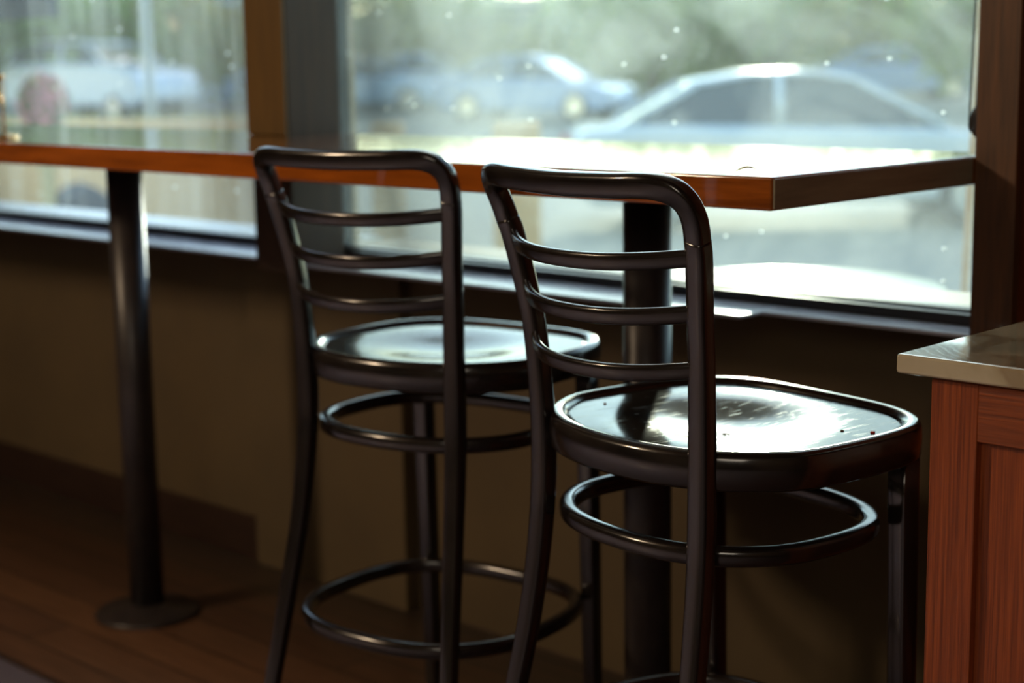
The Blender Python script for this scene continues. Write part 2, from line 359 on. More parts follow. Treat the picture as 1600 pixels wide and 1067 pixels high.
# windows
def window(n, x0, x1, bh, stile, gm, lab, sillm):
    z0, z1, y = 0.80, 2.35, 0.65
    bm = bmesh.new()
    add_box(bm, x0, x1, y - 0.02, y + 0.02, z0, z0 + bh)
    add_box(bm, x0, x1, y - 0.02, y + 0.02, z1 - 0.04, z1)
    add_box(bm, x0, x0 + stile[0], y - 0.02, y + 0.02, z0 + bh, z1 - 0.04)
    add_box(bm, x1 - stile[1], x1, y - 0.02, y + 0.02, z0 + bh, z1 - 0.04)
    w = link('window_%d' % n, bm, FRAMEM, None, True, 0.002); struct(w, lab)
    p = box('glass_pane', (x0 + stile[0], x1 - stile[1], y + 0.001, y + 0.005, z0 + bh, z1 - 0.04), gm, w, 0)
    s = box('exterior_sill', (x0, x1, 0.675, 0.83, 0.785, z0 + bh - 0.004), sillm, w, 0.004)
    return w
window(1, -3.9, -1.68, 0.022, (0.03, 0.004), GLASS_L, 'left window with streaky glass', WHITEP)
window(2, -1.634, 0.0, 0.022, (0.022, 0.004), GLASS_R, 'right window with dusty smeared glass', TANP)
# exterior casings seen through the right window
struct(box('trim_7', (-1.634, -1.612, 0.685, 0.70, 0.82, 2.35), TANP), 'tan exterior casing at left edge of right window')

# interior ledges
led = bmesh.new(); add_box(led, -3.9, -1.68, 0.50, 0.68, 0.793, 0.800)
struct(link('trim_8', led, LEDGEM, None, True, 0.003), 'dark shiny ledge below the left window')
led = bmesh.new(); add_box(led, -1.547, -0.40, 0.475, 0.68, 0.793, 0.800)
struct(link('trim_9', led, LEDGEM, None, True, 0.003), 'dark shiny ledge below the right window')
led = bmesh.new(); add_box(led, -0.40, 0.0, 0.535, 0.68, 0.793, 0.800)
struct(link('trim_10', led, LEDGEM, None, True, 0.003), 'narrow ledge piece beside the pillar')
struct(box('trim_11', (-1.547, 0.0, 0.604, 0.629, 0.800, 0.818), FRAMEM), 'brown bottom rail below the right window')
sp = bmesh.new(); bmesh.ops.create_uvsphere(sp, u_segments=16, v_segments=10, radius=0.008)
for v in sp.verts: v.co = Vector((v.co.x - 1.97, v.co.y * 0.5 + 0.699, v.co.z * 1.4 + 0.655))
tag(link('wall_screw_cap', sp, BRASS), 'small brass screw cap on the dark wall below the windows', 'screw cap')

# ------------------------------------------------------------------ bar table
H, T = 1.07, 0.043
tb = thing('bar_table', 'long orange-brown wooden bar table along the windows on two dark posts', 'table', (-0.9, 0.3, 0))
def tl(x, y, z=0): return (x + 0.9, y - 0.3, z)
bm = bmesh.new(); 
x0, y0, _ = tl(-4.3, 0.0); x1, y1, _ = tl(-0.003, 0.603)
add_box(bm, x0, x1, y0, y1, H - T, H)
# notch for the column: keep the slab in front and behind by cutting at the column
top = link('tabletop', bm, TABLEM, tb, True, 0.004, 3)
cut = box('tabletop_cutter', (-1.683 + 0.9, -1.546 + 0.9, 0.45 - 0.3, 0.8, 0.9, 1.2), COLM, None, 0)
md = top.modifiers.new('notch', 'BOOLEAN'); md.object = cut; md.operation = 'DIFFERENCE'; md.solver = 'EXACT'
top.modifiers.move(1, 0)
# bake the notch, then drop the cutter
cut.parent = tb
bpy.context.view_layer.update()
dg = bpy.context.evaluated_depsgraph_get()
me2 = bpy.data.meshes.new_from_object(top.evaluated_get(dg))
top.modifiers.clear(); top.data = me2
bpy.data.objects.remove(cut)
ex = tl(-0.0015, 0.0)[0]; bm = bmesh.new(); add_box(bm, ex - 0.0016, ex + 0.0012, tl(0, 0.003)[1], tl(0, 0.497)[1], H - T + 0.003, H - 0.003)
link('end_shade_band', bm, wood('shade_tinted_end_wood', srgb(112, 104, 88), srgb(144, 134, 112), (16, 1.2, 16), 0.4, 0.1), tb, False)  # added strip; the end face's dull shade and flare are painted into its colour
for px, py in ((-1.889, 0.273), (-0.428, 0.273)):
    x, y, _ = tl(px, py)
    bm = bmesh.new(); cyl_bm(bm, (x, y), 0.038, 0.012, H - T - 0.006, 48); p = link('post', bm, STEEL, tb, True, 0.0)
    p.data.polygons[-1].use_smooth = False; p.data.polygons[-2].use_smooth = False
    bm = bmesh.new(); lathe(bm, (x, y), [(0, 0.0), (0.116, 0.0), (0.118, 0.004), (0.112, 0.010), (0.06, 0.016), (0.046, 0.026), (0.0, 0.028)]); link('base_flange', bm, STEEL, p)
    bm = bmesh.new(); cyl_bm(bm, (x, y), 0.085, H - T - 0.006, H - T, 48); link('mounting_plate', bm, STEEL, p, False)

# ------------------------------------------------------------------ bar stools
def seat_outline(n=120, a=0.222, bb=0.19, bf=0.215, nb=2.25, nf=3.3, cy=0.0):
    pts = []
    for i in range(n):
        t = 2 * math.pi * i / n; c, s = math.cos(t), math.sin(t)
        b = bf if s > 0 else bb; w = max(0.0, min(1.0, 0.5 + 0.5 * s * 2.2)); p = nb + (nf - nb) * w
        x = a * abs(c) ** (2 / p) * (1 if c > 0 else -1); y = b * abs(s) ** (2 / p) * (1 if s > 0 else -1)
        pts.append(Vector((x, y + cy, 0)))
    # even spacing
    L = [0]; 
    for i in range(n): L.append(L[-1] + (pts[(i + 1) % n] - pts[i]).length)
    out = []; k = 0
    for i in range(n):
        d = L[-1] * i / n
        while L[k + 1] < d: k += 1
        t = (d - L[k]) / (L[k + 1] - L[k]); out.append(pts[k].lerp(pts[(k + 1) % n], t))
    return out

def offset_in(pts, d):
    n = len(pts); out = []
    for i in range(n):
        t = (pts[(i + 1) % n] - pts[i - 1]).normalized(); out.append(pts[i] + Vector((-t.y, t.x, 0)) * d)
    return out

def make_stool(label):
    r = thing('bar_stool', label, 'bar stool', group=None)
    # seat rim: profile swept around the outline
    O = [p + Vector((0.007, 0, 0)) for p in seat_outline(a=0.2245)]; bm = bmesh.new()
    zt = 0.776
    prof = [(0.004, zt - 0.046), (0.0, zt - 0.042), (-0.001, zt - 0.02), (0.0, zt - 0.008), (0.003, zt - 0.002), (0.009, zt), (0.016, zt - 0.001), (0.021, zt - 0.005), (0.0225, zt - 0.010), (0.024, zt - 0.046)]
    rings = [[bm.verts.new((p.x, p.y, z)) for p in offset_in(O, d)] for d, z in prof]; n = len(O)
    for a in range(len(rings)):
        A, B = rings[a], rings[(a + 1) % len(rings)]
        for i in range(n): bm.faces.new((A[i], A[(i + 1) % n], B[(i + 1) % n], B[i]))
    link('seat_rim', bm, LACQ, r)
    # dished panel
    bm = bmesh.new(); P = offset_in(O, 0.0215); c = Vector((0.007, 0.01, 0)); steps = 26; prev = None
    def dish(p):
        dx, dy = (p.x - 0.008) / 0.172, (p.y - 0.010) / 0.160
        d = math.sqrt(dx * dx + dy * dy)
        s = 0.5 + 0.5 * math.cos(math.pi * min(1.0, d))
        return zt - 0.0068 - 0.0120 * s
    cv = bm.verts.new((c.x, c.y, dish(c)))
    for k in range(1, steps + 1):
        ring = []
        for p in P:
            qv = c.lerp(p, k / steps); ring.append(bm.verts.new((qv.x, qv.y, dish(qv))))
        for i in range(n):
            j = (i + 1) % n
            if prev: bm.faces.new((prev[i], ring[i], ring[j], prev[j]))
            else: bm.faces.new((cv, ring[i], ring[j]))
        prev = ring
    low = [bm.verts.new((v.co.x, v.co.y, v.co.z - 0.028)) for v in prev]
    for i in range(n): bm.faces.new((prev[i], low[i], low[(i + 1) % n], prev[(i + 1) % n]))
    bm.faces.new(low[::-1])
    link('seat_panel', bm, SEATM, r)
    # rear legs rising into the back
    back = lambda p: Vector((0, -1, -0.15))
    for s in (-1, 1):
        cp = [(s * 0.200, -0.275, 0.0), (s * 0.187, -0.244, 0.16), (s * 0.171, -0.208, 0.339), (s * 0.157, -0.176, 0.50), (s * 0.151, -0.158, 0.64), (s * 0.150, -0.155, 0.755), (s * 0.155, -0.161, 0.872), (s * 0.162, -0.170, 0.938), (s * 0.172, -0.181, 1.000), (s * 0.1762, -0.1872, 1.022)]
        path = catmull(cp, 6)
        sizes = []
        for p in path:
            f = max(0, 1 - abs(p.z - 0.70) / 0.45); e_ = 0.0028 * max(0, min(1, (p.z - 0.9) / 0.1)); sizes.append((0.0255 + 0.006 * f + e_ * 0.5, 0.021 + 0.006 * f + e_ * 0.45))
        bm = bmesh.new(); sweep(bm, path, None, back, False, 24, 3.6, sizes)
        link('rear_leg', bm, LACQ, r)
    # crest rail with its two bent corners
    half = [(0.1759, -0.1866, 1.0195), (0.1785, -0.192, 1.038), (0.1792, -0.198, 1.052), (0.177, -0.206, 1.065), (0.169, -0.215, 1.075), (0.153, -0.224, 1.0805), (0.130, -0.231, 1.0815), (0.09, -0.237, 1.080)]
    cp = [(-x, y, z) for x, y, z in half] + [(0, -0.242, 1.0785)] + [(x, y, z) for x, y, z in half[::-1]]
    path = catmull(cp, 6)
    bm = bmesh.new(); sweep(bm, path, (0.0285, 0.0235), lambda p: Vector((0, -1, -0.15)), False, 24, 3.6, None)
    link('crest_rail', bm, LACQ, r)
    # three bowed slats
    for A, B, z in ((0.170, 0.181, 1.002), (0.160, 0.169, 0.938), (0.154, 0.161, 0.872)):
        path = []
        for i in range(33):
            x = -A + 2 * A * i / 32; d = 0.056 * (1 - abs(x / A) ** 2.3)
            path.append(Vector((x, -B - d, z - 0.19 * d)))
        bm = bmesh.new(); sweep(bm, path, (0.0205, 0.011), lambda p: Vector((0, -1, -0.19)), False, 20, 3.0)
        link('slat', bm, LACQ, r)
    # front legs
    for s in (-1, 1):
        path = [Vector((s * (0.174 - 0.000 * k), 0.160 + 0.015 * (1 - k), 0.735 * k)) for k in [i / 12 for i in range(13)]]
        sizes = [(0.026 + 0.006 * (p.z / 0.735), 0.026 + 0.006 * (p.z / 0.735)) for p in path]
        bm = bmesh.new(); sweep(bm, path, None, (0, 1, 0), False, 20, 5.0, sizes); link('front_leg', bm, LACQ, r)
    # bent hoops
    for nm, z, a, bb, bf, nb, nf, cy in (('upper_ring', 0.645, 0.205, 0.176, 0.178, 2.3, 2.7, 0.0), ('foot_ring', 0.336, 0.220, 0.212, 0.202, 2.5, 2.8, -0.014)):
        path = [p + Vector((0, 0, z)) for p in seat_outline(96, a - 0.011, bb - 0.011, bf - 0.011, nb, nf, cy)]
        bm = bmesh.new(); sweep(bm, path, (0.022, 0.024), (0, 0, 1), True, 20, 3.0); link(nm, bm, LACQ, r)
    return r

def copy_tree(o, label):
    r = o.copy(); COL.objects.link(r); r['label'] = label
    for ch in list(o.children):
        c = ch.copy(); COL.objects.link(c); c.parent = r
    return r
near = make_stool('nearer black bentwood bar stool, in sharp focus beside the stone-topped cabinet')
far = copy_tree(near, 'black bentwood bar stool behind and left of the sharper one')
near.location = (-0.048, -0.059, 0); near.rotation_euler = (0, 0, -0.172)
far.location = (-0.710, 0.095, 0); far.rotation_euler = (0, 0, 0.136)
for o in (near, far): o['group'] = 'black bar stools at the window bar'

# crumbs on the near seat
def blob(name, loc, s, m, label, cat, seed=0, group=None):
    rnd = random.Random(seed); bm = bmesh.new(); bmesh.ops.create_icosphere(bm, subdivisions=2, radius=1)
    for v in bm.verts: v.co = Vector((v.co.x * s[0], v.co.y * s[1], v.co.z * s[2])) * (1 + rnd.uniform(-0.22, 0.22))
    for v in bm.verts: v.co.z = max(v.co.z + s[2] * 0.9, 0.0)
    o = link(name, bm, m); o.location = loc; return tag(o, label, cat, group)
blob('crumb', (0.152, -0.006, 0.7685), (0.0035, 0.0022, 0.0016), CRUMBR, 'tiny red crumb near the right corner of the nearer seat', 'crumb', 2)
blob('crumb', (-0.205, -0.085, 0.7685), (0.0022, 0.002, 0.0014), CRUMB, 'tiny dark crumb at the left side of the nearer seat', 'crumb', 3)
blob('crumb', (0.118, -0.020, 0.7683), (0.0024, 0.0018, 0.0013), CRUMB, 'tiny brown crumb right of the seat hollow, beside the red one', 'crumb', 4)
bm = bmesh.new(); sweep(bm, [Vector((0.0045 * math.cos(t), 0.003 * math.sin(t), 0.0009)) for t in [i * 0.3 for i in range(18)]], (0.0013, 0.0013), (0, 0, 1), False, 8, 2)
o = link('curled_fibre', bm, CRUMB); o.location = (0.008, -0.105, 0.7625); tag(o, 'tiny curled fibre in the glare on the nearer seat', 'fibre')

# dry leaf on the table corner
bm = bmesh.new(); top_, bot_ = [], []
for i in range(13):
    t = i / 12; x = (t - 0.5) * 0.036; w = 0.0085 * math.sin(math.pi * t) ** 0.7 + 0.0006; z = 0.0008 + 0.0075 * math.sin(math.pi * t) ** 1.2
    jag = 0.0012 * math.sin(i * 2.7)
    row = [bm.verts.new((x, -w + jag, z * 0.72)), bm.verts.new((x, 0, z)), bm.verts.new((x, w + jag, z * 0.7))]
    top_.append(row)
for a, b in zip(top_, top_[1:]):
    for k in range(2): bm.faces.new((a[k], b[k], b[k + 1], a[k + 1]))
o = link('dry_leaf', bm, LEAF); o.location = (-0.080, 0.055, H + 0.0004); o.rotation_euler = (0, 0, 0.75)
sm = o.modifiers.new('solid', 'SOLIDIFY'); sm.thickness = 0.0007
tag(o, 'small curled dry yellow leaf in the glare at the table corner', 'leaf')

# polished rod of a small stand at the far left of the table
st = thing('table_stand', 'thin brass stand on the bar at the left edge of the view', 'stand', (-2.086, 0.106, H))
bm = bmesh.new(); lathe(bm, (0, 0), [(0, 0), (0.03, 0), (0.03, 0.004), (0.006, 0.008), (0, 0.009)]); link('foot', bm, BRASS, st)
bm = bmesh.new(); cyl_bm(bm, (0, 0), 0.0035, 0.006, 0.125, 16); link('rod', bm, BRASS, st)
bm = bmesh.new(); bmesh.ops.create_uvsphere(bm, u_segments=16, v_segments=10, radius=0.008)
for v in bm.verts: v.co.z += 0.13
link('knob', bm, BRASS, st)

# ------------------------------------------------------------------ cabinet and stone counter
cb = thing('cabinet', 'red-brown oak cabinet with recessed panel doors at the right edge', 'cabinet', (0.9, 0.2, 0))
def cl_(b): return (b[0] - 0.9, b[1] - 0.9, b[2] - 0.2, b[3] - 0.2, b[4], b[5])
CX, CY, CZ = 0.304, -0.138, 0.877
box('carcass', cl_((CX + 0.004, 1.9, CY + 0.022, 0.515, 0.10, CZ)), CABM, cb, 0.001)
box('plinth', cl_((CX + 0.03, 1.9, CY + 0.06, 0.50, 0.0, 0.10)), BASEM, cb, 0.001)
xx = CX
for k in range(3):
    w = 0.50; sw = 0.055; z0, z1 = 0.11, CZ - 0.002
    fr = box('door', cl_((xx, xx + sw, CY, CY + 0.021, z0, z1)), CABM, cb, 0.0015)
    bm = bmesh.new(); add_box(bm, *cl_((xx + w - sw, xx + w, CY, CY + 0.021, z0, z1))); link('stile', bm, CABM, fr, True, 0.0015)
    bm = bmesh.new(); add_box(bm, *cl_((xx + sw, xx + w - sw, CY, CY + 0.021, z1 - 0.062, z1))); link('rail', bm, CABP, fr, True, 0.0015)
    bm = bmesh.new(); add_box(bm, *cl_((xx + sw, xx + w - sw, CY, CY + 0.021, z0, z0 + 0.062))); link('rail', bm, CABP, fr, True, 0.0015)
    bm = bmesh.new(); add_box(bm, *cl_((xx + sw, xx + w - sw, CY + 0.011, CY + 0.0205, z0 + 0.062, z1 - 0.062))); link('panel', bm, CABM, fr, False)
    xx += w + 0.003
ct = box('stone_countertop', (0.268, 1.95, -0.152, 0.518, 0.878, 0.9), STONE, None, 0.004)
tag(ct, 'veined beige stone countertop slab on the oak cabinet', 'countertop')

# ------------------------------------------------------------------ blind chain and tensioner
bc = thing('blind_chain', 'beaded blind chain hanging against the window beside the pillar', 'chain', (-0.0215, 0.52, 1.114))
bm = bmesh.new(); z = 0.0; k = 0
while z < 1.15:
    t = bmesh.ops.create_icosphere(bm, subdivisions=1, radius=0.0023, matrix=Matrix.Translation((0.024 * (z / 1.15) ** 1.0 + 0.0028 * z, 0.0, z))); z += 0.0046
while z > 0:
    bmesh.ops.create_icosphere(bm, subdivisions=1, radius=0.0023, matrix=Matrix.Translation((0.024 * (z / 1.15) + 0.0028 * z + 0.004, 0.012, z))); z -= 0.0046
for i in range(7):
    a = math.pi * i / 6; bmesh.ops.create_icosphere(bm, subdivisions=1, radius=0.0023, matrix=Matrix.Translation((0.002 - 0.002 * math.cos(a), 0.006 - 0.006 * math.cos(a), -0.009 * math.sin(a))))
link('beads', bm, BEADM, bc)
bm = bmesh.new()
sweep(bm, [Vector((0, 0.000, 0)) + Vector((0.0175 * math.cos(t), 0, 0.0215 * math.sin(t))) for t in [2 * math.pi * i / 40 for i in range(40)]], (0.013, 0.010), (0, 1, 0), True, 14, 3)
add_box(bm, 0.004, 0.0100, -0.004, 0.004, -0.03, 0.03)
o = link('chain_tensioner', bm, BLACKP, None, True); o.location = (-0.0101, 0.545, 1.118)
tag(o, 'round black chain tensioner ring fixed to the pillar side', 'chain tensioner')

# ------------------------------------------------------------------ outside
def gz(x, y):
    d = math.hypot(x, y); return -0.36 + 0.0125 * max(0.0, d - 14)
bm = bmesh.new(); NX, NY = 30, 30; V = []
for i in range(NX + 1):
    V.append([bm.verts.new((-90 + 130 * i / NX, 0.87 + 110 * j / NY, 0)) for j in range(NY + 1)])
for row in V:
    for v in row: v.co.z = gz(v.co.x, v.co.y) if (v.co.y > 0.9) else gz(v.co.x, v.co.y)
for i in range(NX):
    for j in range(NY): bm.faces.new((V[i][j], V[i + 1][j], V[i + 1][j + 1], V[i][j + 1]))
g = link('parking_lot_ground', bm, ASPH); g['kind'] = 'structure'; g['label'] = 'grey asphalt parking lot outside'
g = box('grass_verge', (-13.0, -6.4, 1.9, 4.85, -0.42, -0.325), GRASSM, None, 0.02); tag(g, 'strip of dry yellow grass outside the left window', 'grass')
g = box('sidewalk', (-9, 3, 0.87, 1.9, -0.42, -0.31), CURBM, None, 0.01); g['kind'] = 'structure'; g['label'] = 'concrete sidewalk along the building'

# round patio table
pt = thing('patio_table', 'round cream patio table gleaming in the sun outside the right window', 'table', (-1.77, 2.60, -0.355))
bm = bmesh.new(); lathe(bm, (0, 0), [(0, 0.83), (0.46, 0.83), (0.48, 0.836), (0.484, 0.845), (0.48, 0.854), (0.465, 0.857), (0, 0.857)], 72); link('tabletop', bm, PATIOM, pt)
bm = bmesh.new(); cyl_bm(bm, (0, 0), 0.03, 0.02, 0.83, 24); link('pedestal', bm, STEEL, pt)
bm = bmesh.new(); lathe(bm, (0, 0), [(0, 0), (0.24, 0), (0.24, 0.012), (0.05, 0.03), (0, 0.03)], 40); link('base', bm, STEEL, pt)
# tan umbrella-like post outside by the right window edge
bm = bmesh.new(); sweep(bm, catmull([(-0.44, 1.25, -0.36), (-0.418, 1.25, 0.8), (-0.40, 1.25, 1.35), (-0.375, 1.25, 2.7)], 6), (0.016, 0.016), (0, 1, 0), False, 14, 2)
tag(link('tan_pole', bm, TANW), 'slim tan pole outside near the right edge of the right window', 'pole')

def prism(bm, poly, y0, y1, inset=None, zsplit=None):
    """extrude side profile (x,z) over width"""
    A = [bm.verts.new((x, y0, z)) for x, z in poly]; B = [bm.verts.new((x, y1, z)) for x, z in poly]; n = len(poly)
    for i in range(n): bm.faces.new((A[i], A[(i + 1) % n], B[(i + 1) % n], B[i]))
    bm.faces.new(A[::-1]); bm.faces.new(B); return A, B

def make_car(name, label, loc, rz, paintm, suv=False, L=4.5, W=1.8, Hh=1.45):
    r = thing('car', label, 'car', loc, rz, 'cars parked outside')
    s = L / 4.5; h = Hh / 1.45
    if suv: body = [(-2.2, .35), (-2.22, .75), (-2.15, 1.02), (-1.9, 1.06), (1.0, 1.04), (1.6, .98), (2.05, .88), (2.2, .7), (2.22, .38), (2.0, .28), (-2.0, .28)]; gh = [(-2.1, 1.04), (-1.85, 1.40), (-1.4, 1.45), (0.1, 1.45), (0.45, 1.40), (1.1, 1.02)]
    else: body = [(-2.22, .38), (-2.25, .75), (-2.15, .95), (-1.6, .99), (1.0, .93), (1.7, .84), (2.1, .72), (2.22, .55), (2.2, .32), (2.0, .25), (-2.0, .25)]; gh = [(-1.75, .97), (-1.1, 1.36), (-0.6, 1.44), (0.0, 1.45), (0.35, 1.38), (1.15, .92)]
    bm = bmesh.new(); prism(bm, [(x * s, z * h) for x, z in body], -W / 2, W / 2); link('body', bm, paintm, r, True, 0.09, 4)
    bm = bmesh.new(); A, B = prism(bm, [(x * s, z * h - 0.012) for x, z in gh], -W / 2 + 0.06, W / 2 - 0.06)
    for v in A + B:
        t = max(0, (v.co.z / h - 0.95) / 0.5); v.co.y *= 1 - 0.18 * t
    link('window_glass', bm, CARGL, r, True, 0.05, 3)
    # roof skin and pillars in body colour
    bm = bmesh.new()
    rp = [(x * s, z * h) for x, z in gh][1:-1]
    k = len(rp); a = [bm.verts.new((x, -W / 2 * 0.80, z - 0.035)) for x, z in rp]; b = [bm.verts.new((x, W / 2 * 0.80, z - 0.035)) for x, z in rp]
    c = [bm.verts.new((x, -W / 2 * 0.72, z + 0.012)) for x, z in rp]; d = [bm.verts.new((x, W / 2 * 0.72, z + 0.012)) for x, z in rp]
    for i in range(k - 1):
        bm.faces.new((a[i], a[i + 1], c[i + 1], c[i])); bm.faces.new((c[i], c[i + 1], d[i + 1], d[i])); bm.faces.new((d[i], d[i + 1], b[i + 1], b[i])); bm.faces.new((a[i], b[i], b[i + 1], a[i + 1]))
    bm.faces.new((a[0], c[0], d[0], b[0])); bm.faces.new((a[-1], b[-1], d[-1], c[-1]))
    link('roof', bm, paintm, r)
    for sx in (-1, 1):
        for p0, p1 in (((gh[0]), (gh[1])), (gh[-1], gh[-2])):
            bm = bmesh.new(); sweep(bm, [Vector((p0[0] * s, sx * (W / 2 - 0.065), p0[1] * h)), Vector((p1[0] * s, sx * (W / 2 * 0.79), p1[1] * h - 0.02))], (0.07, 0.05), (0, 1, 0), False, 10, 3); link('window_pillar', bm, paintm, r)
        bm = bmesh.new(); sweep(bm, [Vector((-0.35 * s, sx * (W / 2 - 0.055), 0.96 * h)), Vector((-0.35 * s, sx * (W / 2 * 0.785), 1.42 * h))], (0.08, 0.05), (0, 1, 0), False, 10, 3)
        link('window_pillar', bm, paintm, r)
    for x in (-1.38, 1.38):
        for sy in (-1, 1):
            bm = bmesh.new(); cyl_bm(bm, (x * s, 0, 0.32), 0.32, sy * (W / 2 - 0.2), sy * (W / 2 + 0.01), 32, axis='Y'); w = link('wheel', bm, TYRE, r, True, 0.03)
            bm = bmesh.new(); cyl_bm(bm, (x * s, 0, 0.32), 0.2, sy * (W / 2 - 0.0), sy * (W / 2 + 0.018), 24, axis='Y'); link('hubcap', bm, CHROME, w, False)
    for sy in (-1, 1):
        bm = bmesh.new(); bmesh.ops.create_uvsphere(bm, u_segments=16, v_segments=10, radius=1)
        for v in bm.verts: v.co = Vector((v.co.x * 0.12 + 2.13 * s, v.co.y * 0.2 + sy * (W / 2 - 0.25), v.co.z * 0.09 + 0.68 * h))
        link('headlight', bm, CHROME, r)
        bm = bmesh.new(); add_box(bm, -2.27 * s, -2.18 * s, sy * (W / 2 - 0.08) - 0.16 * (sy > 0), sy * (W / 2 - 0.08) + 0.16 * (sy < 0), 0.68 * h, 0.84 * h); link('tail_light', bm, CRUMBR, r, True, 0.02)
    return r
P_WH = paint('pearl_white_paint', srgb(206, 212, 216)); P_SV = paint('silver_blue_paint', srgb(150, 170, 194)); P_BL = paint('light_blue_paint', srgb(120, 150, 190)); P_WB = paint('pale_blue_white_paint', srgb(178, 198, 220)); P_DK = paint('slate_blue_paint', srgb(70, 96, 130))
def car_at(label, x, y, rz, m, **k): return make_car('car', label, (x, y, gz(x, y)), rz, m, **k)
car_at('large silver-white sedan seen side-on through the dusty right window', -7.9, 11.7, math.radians(44), P_WH, L=4.6)
car_at('white sport utility car with bright glints beyond the left window', -34.4, 20.4, math.radians(10), P_WH, suv=True, L=5.0, Hh=1.9, W=2.0)
car_at('pale blue-white car just right of the wooden column', -31.6, 26.2, math.radians(50), P_WB, L=4.4)
car_at('light blue car parked behind the silver sedan, to its left', -24.2, 25.2, math.radians(20), P_BL, L=4.2)
car_at('distant silver car between the pale and the light blue ones', -34.6, 31.3, math.radians(30), P_SV, L=4.2)
car_at('blue car beyond the roof of the silver sedan, right side', -23.0, 38.4, math.radians(48), P_BL, L=4.3)

# light pole
pl = thing('light_pole', 'white parking lot light pole beyond the left window', 'pole', (-21.35, 13.2, gz(-21.35, 13.2)))
bm = bmesh.new(); cyl_bm(bm, (0, 0), 0.075, 0.4, 6.5, 24, 0.05); link('shaft', bm, WHITEP, pl)
bm = bmesh.new(); cyl_bm(bm, (0, 0), 0.2, 0.0, 0.4, 24); link('footing', bm, CURBM, pl)
bm = bmesh.new(); add_box(bm, -0.1, 0.7, -0.12, 0.12, 6.45, 6.55); link('lamp_head', bm, STEEL, pl)

# dark awning hanging outside the left window
aw = thing('awning', 'dark blue awning edge outside at the top left corner', 'awning', (-5.6, 1.9, 1.425))
bm = bmesh.new(); add_box(bm, -0.75, 0.70, -0.02, 0.02, 0.0, 0.5); link('valance', bm, BLUES, aw, True, 0.005)
bm = bmesh.new(); v = [bm.verts.new(p) for p in ((-0.75, 0, 0.5), (0.70, 0, 0.5), (0.70, -1.04, 1.0), (-0.75, -1.04, 1.0))]; bm.faces.new(v); o = link('canopy', bm, BLUES, aw, False); so = o.modifiers.new('s', 'SOLIDIFY'); so.thickness = 0.02

# timber planter and bollards
g = thing('timber_planter', 'long low tan timber planter beyond the left window', 'planter', (-11.7, 6.95, -0.36), math.radians(44))
box('planter_box', (-1.75, 1.75, -0.2, 0.2, 0, 1.10), TANW, g, 0.01)
bm = bmesh.new(); rnd = random.Random(3)
for i in range(500):
    x, y, z = rnd.uniform(-1.7, 1.7), rnd.uniform(-0.17, 0.17), 1.1 + rnd.uniform(0, 0.02 + 0.03 * rnd.random()); a = rnd.uniform(0, 6.28); d = Vector((math.cos(a), math.sin(a), 1)) * 0.03; e = Vector((-math.sin(a), math.cos(a), 0)) * 0.012
    p = Vector((x, y, z)); v = [bm.verts.new(p - e), bm.verts.new(p + e), bm.verts.new(p + d)]; bm.faces.new(v)
link('foliage', bm, LEAFY, g, False)
for i, (x, y, w, zt, lab) in enumerate([(-5.64, 4.35, 0.085, 0.90, 'square tan timber bollard seen above the bar, right of the column'), (-5.13, 4.84, 0.13, 0.885, 'wider tan timber bollard left of the silver sedan'), (-6.1, 3.85, 0.12, 0.93, 'tan timber bollard just left of the column')]):
    o = box('timber_bollard', (-w, w, -w, w, 0, zt + 0.36), TANW, None, 0.012); o.location = (x, y, -0.36); o.rotation_euler = (0, 0, math.radians(45)); tag(o, lab, 'bollard', 'timber bollards outside')
# rock in the grass
o = blob('rock', (-10.25, 5.18, -0.326), (0.30, 0.22, 0.36), ROCK, 'dark rounded rock on the dry grass below the bar, far left', 'rock', 9)
o.data.shade_smooth() if hasattr(o.data, 'shade_smooth') else None
# flower pot
fp = thing('flower_pot', 'slender sand-coloured pedestal pot of pink flowers beyond the left window', 'flower pot', (-9.75, 4.62, -0.325))
bm = bmesh.new(); lathe(bm, (0, 0), [(0, 0), (0.12, 0), (0.06, 0.04), (0.05, 0.8), (0.16, 1.0), (0.18, 1.04), (0.18, 1.1), (0.15, 1.1), (0.14, 1.05), (0, 1.05)], 32); link('pot', bm, POTM, fp)
for nm, m_, n_, s_ in (('foliage', LEAFG, 500, 0.05), ('flowers', PINK, 420, 0.045)):
    bm = bmesh.new()
    for i in range(n_):
        u = Vector((rnd.gauss(0, 1), rnd.gauss(0, 1), rnd.gauss(0, 1))).normalized() * rnd.uniform(0.6 if nm == 'foliage' else 0.85, 1.0)
        p = Vector((u.x * 0.17, u.y * 0.17, 1.30 + u.z * 0.2)); a = Vector((rnd.gauss(0, 1), rnd.gauss(0, 1), rnd.gauss(0, 1))).normalized(); b = a.orthogonal().normalized()
        bm.faces.new([bm.verts.new(p + a * s_), bm.verts.new(p + b * s_ * 0.6), bm.verts.new(p - a * s_), bm.verts.new(p - b * s_ * 0.6)])
    link(nm, bm, m_, fp, False)

